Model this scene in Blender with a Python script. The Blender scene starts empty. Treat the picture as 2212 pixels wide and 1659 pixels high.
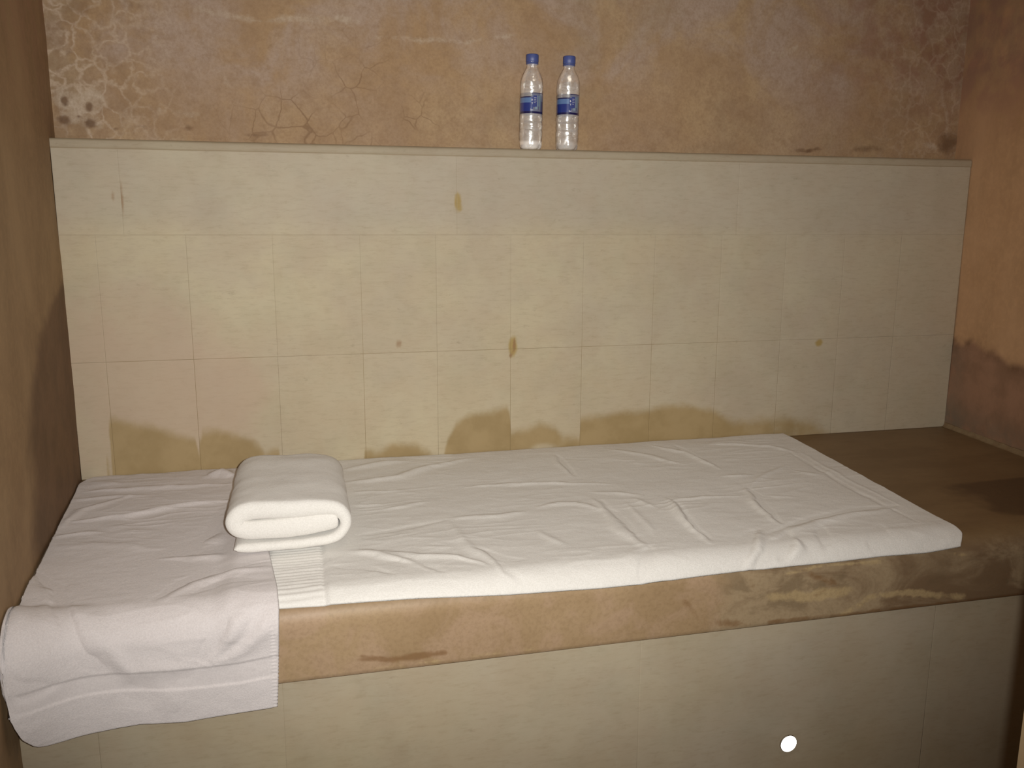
import bpy, bmesh, math, random
import numpy as np
from mathutils import Vector, Matrix, noise
random.seed(4)
C = bpy.context.scene.collection
sc = bpy.context.scene

# ------------------------------------------------------------------ camera, light, exposure
CZ = 1.15                      # eye height
F = 1849.5
ROT = np.array([[0.97109041, -0.23867726, 0.00407267],    # camera right
                [-0.04141479, -0.18525488, -0.98181742],  # camera down
                [0.23509197, 0.95326481, -0.189784]])     # camera forward
cam = bpy.data.objects.new('camera', bpy.data.cameras.new('camera')); C.objects.link(cam)
m = Matrix.Identity(4)
for i in range(3):
    m[i][0] = ROT[0][i]; m[i][1] = -ROT[1][i]; m[i][2] = -ROT[2][i]
m[2][3] = CZ
cam.matrix_world = m
cam.data.sensor_width = 36; cam.data.lens = 36 * F / 2212
cam.data.clip_start = 0.02
sc.camera = cam

w = bpy.data.worlds.new('world'); sc.world = w; w.use_nodes = True
w.node_tree.nodes['Background'].inputs[0].default_value = (0.02, 0.016, 0.012, 1)
w.node_tree.nodes['Background'].inputs[1].default_value = 0.3

fl = bpy.data.lights.new('flash', 'SPOT'); fl.energy = 108; fl.shadow_soft_size = 0.008
fl.color = (1.0, 0.975, 0.925); fl.spot_size = math.radians(97); fl.spot_blend = 1.0
fo = bpy.data.objects.new('flash', fl); fo.location = (0.03, -0.005, CZ + 0.012); C.objects.link(fo)
_d = Vector(tuple(ROT.T @ np.array([1000 - 1106, 640 - 829.5, F]))); fo.rotation_euler = _d.to_track_quat('-Z', 'Y').to_euler()
al = bpy.data.lights.new('ambient_fill', 'AREA'); al.energy = 3.6; al.size = 0.7; al.color = (1.0, 0.90, 0.76)  # unseen soft area light added as ambient fill, no fixture built
ao = bpy.data.objects.new('ambient_fill', al); ao.location = (0.55, 0.75, 2.5); C.objects.link(ao)

sc.view_settings.view_transform = 'Standard'
sc.view_settings.look = 'None'
sc.view_settings.exposure = 0.0
sc.view_settings.gamma = 1.0
sc.view_settings.use_curve_mapping = False

# ------------------------------------------------------------------ measuring (pixel -> world plane)
def ray(p):
    return ROT.T @ np.array([p[0] - 1106, p[1] - 829.5, F])
def on_y(p, y):                # point of a sight line on a plane y = const
    v = ray(p); v = v * y / v[1]; return (v[0], y, v[2] + CZ)
def on_z(p, z):
    v = ray(p); v = v * (z - CZ) / v[2]; return (v[0], v[1], z)
def proj(P):
    P = np.asarray(P, float) - np.array([0, 0, CZ])
    v = P @ ROT.T
    return v[..., 0] / v[..., 2] * F + 1106, v[..., 1] / v[..., 2] * F + 829.5

YB = 2.10          # face of the tiled panel
YU = 2.175         # upper plaster wall
ZL = CZ + 0.167    # ledge height
ZT = CZ - 0.602    # bench top
YF = 1.32          # bench front
RB = 0.045         # rounding of bench edge
ZS = CZ - 0.742    # underside of slab
def xl(y): return -0.515 + (2.1 - y) * 0.088
def xr(y): return 1.845 - (2.1 - y) * 0.10

# ------------------------------------------------------------------ helpers
def srgb(r, g, b):
    f = lambda c: ((c / 255 + 0.055) / 1.055) ** 2.4 if c > 10 else c / 255 / 12.92
    return (f(r), f(g), f(b), 1.0)

class MT:
    def __init__(s, name, rough=0.8, spec=0.3):
        s.m = bpy.data.materials.new(name); s.m.use_nodes = True
        s.t = s.m.node_tree; s.b = s.t.nodes['Principled BSDF']
        s.b.inputs['Roughness'].default_value = rough
        s.b.inputs['Specular IOR Level'].default_value = spec
        s.co = s.t.nodes.new('ShaderNodeTexCoord')
    def link(s, a, b): s.t.links.new(a, b)
    def set(s, sock, v):
        if hasattr(v, 'is_output') or isinstance(v, bpy.types.NodeSocket): s.link(v, sock)
        else: sock.default_value = v
    def attr(s, n):
        a = s.t.nodes.new('ShaderNodeAttribute'); a.attribute_name = n; return a.outputs['Fac']
    def noise(s, scale, detail=4, rough=0.55, dist=0, vec=None):
        n = s.t.nodes.new('ShaderNodeTexNoise'); n.inputs['Scale'].default_value = scale
        n.inputs['Detail'].default_value = detail; n.inputs['Roughness'].default_value = rough
        n.inputs['Distortion'].default_value = dist
        s.link(vec if vec else s.co.outputs['Object'], n.inputs['Vector']); return n.outputs['Fac']
    def mapped(s, sc3=(1, 1, 1), loc=(0, 0, 0)):
        n = s.t.nodes.new('ShaderNodeMapping'); n.inputs['Scale'].default_value = sc3; n.inputs['Location'].default_value = loc
        s.link(s.co.outputs['Object'], n.inputs['Vector']); return n.outputs[0]
    def warped(s, scale, amt, base=None):
        n = s.t.nodes.new('ShaderNodeTexNoise'); n.inputs['Scale'].default_value = scale; n.inputs['Detail'].default_value = 3
        b = base if base else s.co.outputs['Object']
        s.link(b, n.inputs['Vector'])
        a = s.t.nodes.new('ShaderNodeVectorMath'); a.operation = 'MULTIPLY_ADD'
        s.link(n.outputs['Color'], a.inputs[0]); a.inputs[1].default_value = (amt,) * 3; s.link(b, a.inputs[2]); return a.outputs[0]
    def voro(s, scale, vec=None):
        n = s.t.nodes.new('ShaderNodeTexVoronoi'); n.feature = 'DISTANCE_TO_EDGE'; n.inputs['Scale'].default_value = scale
        s.link(vec if vec else s.co.outputs['Object'], n.inputs['Vector']); return n.outputs['Distance']
    def ramp(s, v, a, b, lo=0.0, hi=1.0):
        n = s.t.nodes.new('ShaderNodeMapRange'); n.interpolation_type = 'SMOOTHSTEP'
        n.inputs['From Min'].default_value = a; n.inputs['From Max'].default_value = b
        n.inputs['To Min'].default_value = lo; n.inputs['To Max'].default_value = hi
        s.set(n.inputs['Value'], v); return n.outputs[0]
    def math(s, op, a, b=0.0, clamp=False):
        n = s.t.nodes.new('ShaderNodeMath'); n.operation = op; n.use_clamp = clamp
        s.set(n.inputs[0], a); s.set(n.inputs[1], b); return n.outputs[0]
    def mix(s, f, a, b, mode='MIX'):
        n = s.t.nodes.new('ShaderNodeMix'); n.data_type = 'RGBA'; n.blend_type = mode
        s.set(n.inputs['Factor'], f); s.set(n.inputs['A'], a); s.set(n.inputs['B'], b)
        for o in n.outputs:
            if o.type == 'RGBA': return o
    def bump(s, h, strength=0.3, dist=0.002):
        n = s.t.nodes.new('ShaderNodeBump'); n.inputs['Strength'].default_value = strength; n.inputs['Distance'].default_value = dist
        s.set(n.inputs['Height'], h); s.link(n.outputs[0], s.b.inputs['Normal'])
    def color(s, c): s.set(s.b.inputs['Base Color'], c)

# fix node Mix socket lookup (float / colour sockets share names)
def _mix(s, f, a, b, mode='MIX'):
    n = s.t.nodes.new('ShaderNodeMix'); n.data_type = 'RGBA'; n.blend_type = mode
    s.set(n.inputs[0], f); s.set(n.inputs[6], a); s.set(n.inputs[7], b); return n.outputs[2]
MT.mix = _mix

def mesh_obj(name, V, Fc, mat=None, parent=None, attrs=None, smooth=True):
    me = bpy.data.meshes.new(name); me.from_pydata([tuple(map(float, v)) for v in V], [], [tuple(map(int, f)) for f in Fc]); me.update()
    if attrs:
        for k, a in attrs.items():
            at = me.attributes.new(k, 'FLOAT', 'POINT'); at.data.foreach_set('value', np.asarray(a, dtype=np.float32))
    if smooth:
        me.polygons.foreach_set('use_smooth', [True] * len(me.polygons))
    o = bpy.data.objects.new(name, me); C.objects.link(o)
    if mat: me.materials.append(mat)
    if parent: o.parent = parent
    return o
def tag(o, label=None, cat=None, group=None, kind=None):
    if label: o['label'] = label
    if cat: o['category'] = cat
    if group: o['group'] = group
    if kind: o['kind'] = kind
    return o
def empty(name, loc):
    o = bpy.data.objects.new(name, None); o.location = loc; o.empty_display_size = 0.1; C.objects.link(o); return o
def fix_normals(o):
    bm = bmesh.new(); bm.from_mesh(o.data); bmesh.ops.recalc_face_normals(bm, faces=bm.faces); bm.to_mesh(o.data); bm.free()
def grid_faces(nu, nv, off=0, flip=False):
    f = []
    for i in range(nu - 1):
        for j in range(nv - 1):
            a = off + i * nv + j; q = (a, a + nv, a + nv + 1, a + 1)
            f.append(q[::-1] if flip else q)
    return f
def sst(x, a, b):
    t = np.clip((x - a) / (b - a), 0, 1); return t * t * (3 - 2 * t)
def fbm(P, scale, seed=0.0, octs=3):
    return np.array([noise.fractal(Vector((p[0] * scale + seed, p[1] * scale, p[2] * scale + seed * 0.7)), 1.0, 2.0, octs) for p in P])
def segdist(px, py, pts):
    """distance of points to a polyline, and the arc position 0..1 along it"""
    best = np.full(px.shape, 1e9); tt = np.zeros(px.shape); L = [0]
    for a, b in zip(pts[:-1], pts[1:]): L.append(L[-1] + math.hypot(b[0] - a[0], b[1] - a[1]))
    for k, (a, b) in enumerate(zip(pts[:-1], pts[1:])):
        dx, dy = b[0] - a[0], b[1] - a[1]; l2 = dx * dx + dy * dy + 1e-12
        t = np.clip(((px - a[0]) * dx + (py - a[1]) * dy) / l2, 0, 1)
        d = np.hypot(px - a[0] - t * dx, py - a[1] - t * dy)
        mk = d < best; best[mk] = d[mk]; tt[mk] = (L[k] + t[mk] * math.sqrt(l2)) / L[-1]
    return best, tt

# ------------------------------------------------------------------ wall materials
def mat_upper():
    M = MT('aged_tan_plaster', 0.75, 0.25)
    base = M.mix(M.ramp(M.noise(2.2, 5, 0.6), 0.38, 0.62), srgb(190, 163, 128), srgb(180, 149, 113))
    base = M.mix(M.ramp(M.noise(9, 6, 0.65), 0.35, 0.7), base, srgb(172, 143, 112))
    lilac = M.math('MULTIPLY', M.attr('pale'), M.ramp(M.noise(5, 6, 0.62, 0.6), 0.38, 0.62))
    base = M.mix(M.math('MULTIPLY', lilac, 0.8), base, srgb(184, 164, 150))
    ol = M.ramp(M.noise(3.3, 5, 0.6, vec=M.mapped(loc=(4, 2, 7))), 0.5, 0.68, 0, 0.55)
    base = M.mix(ol, base, srgb(166, 147, 120))
    red = M.math('MULTIPLY', M.attr('red'), M.ramp(M.noise(16, 6, 0.65), 0.42, 0.62, 0.15, 0.9))
    base = M.mix(red, base, srgb(156, 118, 98))
    # hair cracks and white salt veins
    wv = M.warped(10, 0.06)
    cr = M.ramp(M.voro(17, wv), 0.0, 0.035, 1, 0)
    cr = M.math('MULTIPLY', cr, M.math('MULTIPLY', M.attr('crack'), M.ramp(M.noise(7, 2), 0.40, 0.6)))
    base = M.mix(M.math('MULTIPLY', cr, 0.55), base, srgb(118, 88, 62))
    wv2 = M.warped(22, 0.07, M.mapped(loc=(3, 1, 2)))
    ve = M.ramp(M.voro(21, wv2), 0.0, 0.13, 1, 0)
    ve = M.math('MULTIPLY', ve, M.math('MULTIPLY', M.attr('vein'), M.ramp(M.noise(9, 5, 0.7), 0.32, 0.52)))
    base = M.mix(M.math('MULTIPLY', ve, 0.85, True), base, srgb(212, 192, 170))
    base = M.mix(M.math('MULTIPLY', M.attr('vein'), M.ramp(M.noise(13, 5, 0.6, vec=M.mapped(loc=(2, 2, 9))), 0.48, 0.62, 0, 0.5)), base, srgb(136, 108, 82))
    sp = M.math('ADD', M.attr('salt'), M.math('MULTIPLY', M.math('SUBTRACT', M.noise(16, 6, 0.75), 0.5), 2.0))
    base = M.mix(M.ramp(sp, 0.42, 1.0, 0, 0.62), base, srgb(206, 190, 170))
    dk = M.math('ADD', M.attr('dark'), M.math('MULTIPLY', M.math('SUBTRACT', M.noise(28, 5, 0.7), 0.5), 0.9))
    base = M.mix(M.ramp(dk, 0.36, 0.85, 0, 0.8), base, srgb(104, 76, 54))
    base = M.mix(M.ramp(M.noise(42, 6, 0.75), 0.42, 0.72, 0.0, 0.42), base, srgb(146, 116, 86))
    base = M.mix(M.ramp(M.noise(150, 4, 0.7), 0.35, 0.75, 0.0, 0.35), base, srgb(144, 114, 84))
    M.color(base)
    h = M.math('ADD', M.noise(40, 6, 0.7), M.math('MULTIPLY', cr, -0.3))
    M.bump(h, 0.35, 0.003); return M.m

def mat_side(name, a, b, wet, edge):
    M = MT(name, 0.7, 0.3)
    base = M.mix(M.ramp(M.noise(3.5, 5, 0.6), 0.35, 0.65), a, b)
    st = M.ramp(M.noise(9, 5, 0.6, vec=M.mapped((1, 1, 0.25))), 0.35, 0.7, 0, 0.5)
    base = M.mix(st, base, (b[0] * 0.75, b[1] * 0.75, b[2] * 0.72, 1))
    base = M.mix(M.ramp(M.noise(60, 5, 0.7), 0.4, 0.7, 0, 0.35), base, (a[0] * 1.12, a[1] * 1.1, a[2] * 1.05, 1))
    red = M.math('MULTIPLY', M.attr('red'), M.ramp(M.noise(15, 6, 0.65), 0.4, 0.6, 0.1, 0.8))
    base = M.mix(red, base, srgb(172, 128, 108))
    wm = M.math('ADD', M.attr('wet'), M.math('MULTIPLY', M.math('SUBTRACT', M.noise(14, 5, 0.65), 0.5), 0.25))
    base = M.mix(M.ramp(wm, 0.3, 0.7, 0, 0.85), base, M.mix(M.ramp(M.noise(11, 5, 0.65), 0.35, 0.65), wet, (wet[0] * 0.72, wet[1] * 0.72, wet[2] * 0.7, 1)))
    ed = M.math('MULTIPLY', M.attr('edge'), M.ramp(M.noise(18, 4), 0.3, 0.6))
    base = M.mix(M.math('MULTIPLY', ed, 0.8), base, edge)
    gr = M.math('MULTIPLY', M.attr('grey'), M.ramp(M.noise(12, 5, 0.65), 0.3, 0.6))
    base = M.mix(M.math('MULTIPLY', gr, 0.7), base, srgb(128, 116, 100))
    M.color(base); M.bump(M.noise(20, 6, 0.6), 0.35, 0.004); return M.m

def mat_tile(name, a, b, c):
    M = MT(name, 0.62, 0.35)
    base = M.mix(M.ramp(M.noise(1.8, 4, 0.5), 0.38, 0.62), a, b)
    base = M.mix(M.ramp(M.noise(6, 5, 0.6, vec=M.mapped((1, 1, 1.0), (5, 3, 1))), 0.42, 0.66, 0, 0.6), base, c)
    base = M.mix(M.attr('tone'), base, M.mix(1.0, base, (0.95, 0.94, 0.925, 1), 'MULTIPLY'))
    base = M.mix(M.math('MULTIPLY', M.attr('greyer'), 0.55), base, M.mix(M.noise(5, 3), srgb(190, 181, 168), srgb(183, 175, 161)))
    fine = M.ramp(M.noise(80, 6, 0.75, vec=M.mapped((0.35, 1, 1.6))), 0.45, 0.75, 0, 0.30)
    base = M.mix(fine, base, srgb(150, 132, 102))
    sp = M.ramp(M.noise(48, 5, 0.7, vec=M.mapped((0.6, 1, 1.1))), 0.62, 0.74, 0, 0.22)
    base = M.mix(sp, base, srgb(128, 112, 88))
    mot = M.ramp(M.noise(13, 6, 0.7, 0.4), 0.38, 0.62)
    base = M.mix(M.math('MULTIPLY', mot, 0.35), base, M.mix(1.0, base, (0.93, 0.865, 0.83, 1), 'MULTIPLY'))
    base = M.mix(M.ramp(M.noise(9, 5, 0.65, vec=M.mapped(loc=(8, 1, 5))), 0.45, 0.65, 0, 0.4), base, M.mix(1.0, base, (0.90, 0.92, 0.90, 1), 'MULTIPLY'))
    nz = M.math('MULTIPLY', M.math('SUBTRACT', M.noise(24, 5, 0.65), 0.5), 0.6)
    pp = M.ramp(M.math('ADD', M.attr('blush'), nz), 0.35, 0.9, 0, 0.45)
    base = M.mix(pp, base, srgb(197, 170, 148))
    s1 = M.ramp(M.math('ADD', M.attr('stain'), M.math('MULTIPLY', nz, 0.8)), 0.22, 0.78, 0, 1)
    stc = M.mix(M.ramp(M.noise(14, 4, 0.6), 0.35, 0.65), srgb(160, 137, 94), srgb(171, 148, 106))
    base = M.mix(M.math('MULTIPLY', s1, 0.93), base, stc)
    s2 = M.ramp(M.math('ADD', M.attr('yellow'), nz), 0.35, 0.8, 0, 0.85)
    base = M.mix(s2, base, srgb(172, 146, 82))
    s3 = M.ramp(M.math('ADD', M.attr('rust'), nz), 0.35, 0.85, 0, 0.75)
    base = M.mix(s3, base, srgb(150, 114, 78))
    base = M.mix(M.attr('grout'), base, srgb(150, 132, 102))
    M.color(base)
    M.bump(M.noise(70, 5, 0.6), 0.12, 0.001); return M.m

def mat_slab():
    M = MT('polished_brown_plaster', 0.5, 0.35)
    tan = M.mix(M.ramp(M.noise(4, 4, 0.55), 0.35, 0.65), srgb(173, 147, 114), srgb(160, 134, 101))
    tan = M.mix(M.ramp(M.noise(11, 6, 0.6, 0.8), 0.42, 0.62, 0, 0.65), tan, srgb(178, 150, 124))
    cl = M.noise(7, 6, 0.6, 1.2, vec=M.mapped((0.55, 1, 1.5), (2.7, 0, 1.3)))
    grey = M.mix(M.ramp(cl, 0.38, 0.58), srgb(128, 105, 80), srgb(168, 147, 117))
    grey = M.mix(M.ramp(M.noise(9, 5, 0.6, 1.0, vec=M.mapped((0.6, 1, 1), (9, 1, 2))), 0.5, 0.6, 0, 0.5), grey, srgb(112, 94, 70))
    wh = M.math('MULTIPLY', M.attr('cloudy'), 1.0)
    wh = M.ramp(M.math('ADD', wh, M.math('MULTIPLY', M.math('SUBTRACT', M.noise(8, 5, 0.6), 0.5), 1.1)), 0.25, 0.75)
    base = M.mix(wh, tan, grey)
    light = M.ramp(M.math('ADD', M.attr('light'), M.math('MULTIPLY', M.math('SUBTRACT', M.noise(25, 6, 0.65, 0.6), 0.5), 1.3)), 0.45, 0.8, 0, 0.75)
    base = M.mix(light, base, srgb(190, 166, 124))
    dark = M.ramp(M.math('ADD', M.attr('dark'), M.math('MULTIPLY', M.math('SUBTRACT', M.noise(20, 6, 0.65, 0.6), 0.5), 1.1)), 0.4, 0.75, 0, 0.7)
    base = M.mix(dark, base, srgb(126, 92, 58))
    top = M.mix(M.ramp(M.noise(6, 6, 0.65, vec=M.mapped((0.7, 2, 1))), 0.35, 0.65), srgb(138, 114, 82), srgb(126, 102, 72))
    top = M.mix(M.ramp(M.math('ADD', M.attr('topdark'), M.math('MULTIPLY', M.math('SUBTRACT', M.noise(12, 5), 0.5), 0.6)), 0.35, 0.6), top, srgb(96, 76, 54))
    base = M.mix(M.attr('top'), base, top)
    base = M.mix(M.ramp(M.noise(140, 4, 0.7), 0.4, 0.7, 0, 0.25), base, srgb(120, 96, 66))
    M.color(base); M.bump(M.noise(30, 5, 0.6), 0.2, 0.002); return M.m

def mat_plain(name, col, col2, rough=0.8, sc_=6):
    M = MT(name, rough, 0.25); M.color(M.mix(M.ramp(M.noise(sc_, 5, 0.6), 0.35, 0.65), col, col2))
    M.bump(M.noise(sc_ * 6, 4, 0.6), 0.25, 0.002); return M.m

# ------------------------------------------------------------------ setting
def wall_grid(name, mat, P00, P10, h0, h1, nu, nv, attrs_fn, thick, outward, amp=0.0):
    """vertical wall between floor points P00 and P10 from height h0 to h1, body on the outward side"""
    V = []
    for i in range(nu):
        t = i / (nu - 1)
        for j in range(nv):
            z = h0 + (h1 - h0) * j / (nv - 1)
            x = P00[0] + (P10[0] - P00[0]) * t; y = P00[1] + (P10[1] - P00[1]) * t
            n_ = noise.fractal(Vector((x * 3 + 7, y * 3, z * 3)), 1, 2, 3) * amp if amp else 0
            V.append((x + outward[0] * n_, y + outward[1] * n_, z))
    V = np.array(V); A = attrs_fn(V) if attrs_fn else {}
    n = len(V); Fc = grid_faces(nu, nv)
    back = [(P00[0] + outward[0] * thick, P00[1] + outward[1] * thick, h0), (P00[0] + outward[0] * thick, P00[1] + outward[1] * thick, h1),
            (P10[0] + outward[0] * thick, P10[1] + outward[1] * thick, h1), (P10[0] + outward[0] * thick, P10[1] + outward[1] * thick, h0)]
    c = [0, nv - 1, nu * nv - 1, (nu - 1) * nv]
    Fc += [(n, n + 1, n + 2, n + 3)]
    Fc += [tuple([n + 1, n] + list(range(0, nv))), tuple([n + 2, n + 1] + [i * nv + nv - 1 for i in range(nu)]),
           tuple([n + 3, n + 2] + [(nu - 1) * nv + nv - 1 - j for j in range(nv)]), tuple([n, n + 3] + [(nu - 1 - i) * nv for i in range(nu)])]
    V = np.vstack([V, back]); A = {k: np.concatenate([a, np.zeros(4)]) for k, a in A.items()}
    o = mesh_obj(name, V, Fc, mat, attrs=A, smooth=False)
    fix_normals(o)
    for p in o.data.polygons: p.use_smooth = len(p.vertices) == 4
    return o

def poly_w(pts, y): return [(on_y(p, y)[0], on_y(p, y)[2]) for p in pts]

def upper_attrs(V):
    x, z = V[:, 0], V[:, 2]; A = {}
    n1 = fbm(V, 2.2, 3.1)
    z0, x0 = z, x; z = z + fbm(V, 14, 5.0) * 0.008; x = x + fbm(V, 16, 9.0) * 0.006
    lx = on_y((420, 0), YU)[0]; ztop = on_y((1100, 150), YU)[2]
    A['pale'] = np.clip(sst(z, ztop - 0.12, ztop + 0.08) * 0.9 + 0.25 + n1 * 0.5, 0, 1)
    A['vein'] = np.clip(sst(-x, -lx - 0.05, -lx + 0.35) + sst(x, 1.45, 1.75) * 0.35, 0, 1)
    cr = np.zeros(len(V))
    for p, r in (((660, 240), 0.12), ((800, 268), 0.10), ((560, 260), 0.07), ((890, 280), 0.07), ((760, 140), 0.07)):
        q = on_y(p, YU); cr = np.maximum(cr, np.exp(-((x - q[0]) ** 2 + (z - q[2]) ** 2) / r ** 2))
    A['crack'] = np.clip(cr * 1.3, 0, 1)
    s = np.zeros(len(V))
    for pts, wd, am in (([(430, 25), (560, 45), (640, 40), (770, 42)], 0.014, 0.75), ([(800, 78), (900, 85), (1010, 90), (1120, 80)], 0.009, 0.7),
                        ([(125, 60), (150, 130), (190, 260)], 0.02, 0.4), ([(135, 212), (170, 235), (205, 212)], 0.035, 1.0), ([(140, 252), (205, 265)], 0.025, 0.9), ([(130, 150), (200, 140), (260, 155)], 0.012, 0.5),
                        ([(1660, 105), (1690, 118), (1720, 105)], 0.012, 0.7), ([(240, 40), (330, 20)], 0.02, 0.5), ([(345, 240), (420, 250)], 0.012, 0.6),
                        ([(2035, 200), (2055, 320)], 0.012, 0.65), ([(2000, 310), (2040, 325)], 0.01, 0.6), ([(480, 160), (500, 190)], 0.02, 0.5)):
        d, _ = segdist(x, z, poly_w(pts, YU)); s = np.maximum(s, am * np.exp(-(d / wd) ** 2))
    A['salt'] = s
    d_ = np.zeros(len(V))
    for p, rx, rz, am in (((140, 222), .010, .013, 1.1), ((192, 232), .011, .014, 1.1), ((140, 262), .018, .013, 1.0), ((195, 268), .018, .013, 1.0), ((170, 255), .008, .008, .9), ((300, 275), .035, .010, .62),
                          ((405, 277), .016, .010, .75), ((250, 278), .012, .006, .7), ((560, 290), .06, .008, .6), ((1600, 318), .03, .008, .35), ((1880, 320), .08, .014, .68), ((1740, 324), .08, .008, .8),
                          ((2050, 310), .05, .04, .9), ((150, 110), .014, .016, .55), ((250, 70), .04, .03, .45), ((300, 10), .09, .02, .5)):
        q = on_y(p, YU); d_ = np.maximum(d_, am * np.exp(-(((x - q[0]) / rx) ** 2 + ((z - q[2]) / rz) ** 2)))
    A['dark'] = d_
    A['red'] = np.clip(sst(x, 1.15, 1.7) * sst(z, ZL + 0.02, ZL + 0.3) * 0.9 + sst(x, 1.6, 1.85) * 0.3, 0, 1)
    return A
wb = wall_grid('wall_back', mat_upper(), (xl(YU) - 0.1, YU), (xr(YU) + 0.1, YU), 0.0, 2.6, 420, 420, upper_attrs, 0.15, (0, 1), 0.002)
tag(wb, 'cracked tan plaster wall above the tiled ledge', kind='structure')

def left_attrs(V):
    y, z = V[:, 1], V[:, 2]; A = {}
    # damp area low beside the back corner
    def on_left(p):
        r = ray(p); t = (-0.515 + 2.1 * 0.088) / (r[0] + r[1] * 0.088); return (t * r[1], t * r[2] + CZ)
    ol = [on_left(p) for p in [(66, 1100), (60, 1000), (62, 850), (76, 740), (100, 680), (136, 600), (150, 560)]]
    yo = np.interp(z, [q[1] for q in ol], [q[0] for q in ol]) + 0.02 * np.sin(z * 30)
    A['wet'] = np.clip(0.45 + (y - yo) * 4.0, 0, 1) * (1 - sst(z, ol[-1][1], ol[-1][1] + 0.08)) * 0.9
    A['edge'] = np.exp(-((y - yo) / 0.02) ** 2) * 0.25 * (z < ol[-1][1])
    A['red'] = sst(z, 1.2, 1.7) * 0.5
    A['grey'] = sst(-z, -0.5, -0.15) * 0.6
    return A
lw = wall_grid('wall_left', mat_side('brown_damp_plaster', srgb(166, 138, 104), srgb(150, 122, 90), srgb(118, 90, 66), srgb(92, 70, 52)),
               (xl(2.3), 2.3), (xl(-1.2), -1.2), 0.0, 2.6, 160, 130, left_attrs, 0.15, (-0.996, -0.088), 0.004)
tag(lw, 'brown damp-stained plaster side wall beside the hanging towel', kind='structure')

RWB = [on_y((2060, 735), 2.1), ]
def right_attrs(V):
    y, z = V[:, 1], V[:, 2]; A = {}
    yy = 2.1 - y
    zb_ = CZ - 0.34 - yy * 0.11 + 0.006 * np.sin(y * 60) + 0.008 * np.sin(y * 23)
    A['wet'] = np.clip(0.5 + (zb_ - z) * 14, 0, 1)
    A['edge'] = np.exp(-((z - zb_ + 0.004) / 0.012) ** 2)
    A['red'] = sst(z, ZL, ZL + 0.25)
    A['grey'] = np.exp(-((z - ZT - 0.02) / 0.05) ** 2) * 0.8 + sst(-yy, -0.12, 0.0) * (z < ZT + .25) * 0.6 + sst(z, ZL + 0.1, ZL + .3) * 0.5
    return A
rw = wall_grid('wall_right', mat_side('orange_brown_plaster', srgb(206, 166, 128), srgb(192, 152, 114), srgb(160, 122, 100), srgb(118, 88, 66)),
               (xr(2.3), 2.3), (xr(-1.2), -1.2), 0.0, 2.6, 160, 130, right_attrs, 0.15, (0.995, 0.10), 0.004)
tag(rw, 'orange-brown plaster side wall with a reddish damp lower half', kind='structure')

def slab_box(name, x0, x1, y0, y1, z0, z1, mat):
    V = [(x, y, z) for x in (x0, x1) for y in (y0, y1) for z in (z0, z1)]
    Fc = [(0, 1, 3, 2), (4, 6, 7, 5), (0, 4, 5, 1), (2, 3, 7, 6), (0, 2, 6, 4), (1, 5, 7, 3)]
    o = mesh_obj(name, V, Fc, mat, smooth=False); fix_normals(o); return o
stone = mat_plain('dark_stone_floor', srgb(120, 98, 70), srgb(96, 76, 54), 0.5)
pl = mat_plain('plain_plaster', srgb(160, 126, 92), srgb(140, 108, 78))
tag(slab_box('floor', -0.9, 2.2, -1.3, 2.3, -0.1, 0.0, stone), 'dark stone floor in front of the bench', kind='structure')
tag(slab_box('ceiling', -0.9, 2.2, -1.3, 2.35, 2.6, 2.7, pl), 'plain plaster ceiling', kind='structure')
tag(slab_box('wall_front', -0.9, 2.2, -1.35, -1.2, 0.0, 2.6, pl), 'plaster wall behind the viewer', kind='structure')
# return wall of the alcove opening, its edge just enters the picture at the lower right
jx = on_y((2203.5, 1600), 0.6)[0]
jb = slab_box('wall_opening', jx, xr(0.55) - 0.005, 0.5, 0.6, 0.0, 2.6, mat_plain('pale_jamb_plaster', srgb(186, 160, 124), srgb(170, 144, 108)))
tag(jb, 'pale plaster edge of the alcove opening at the lower right', kind='structure')

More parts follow.
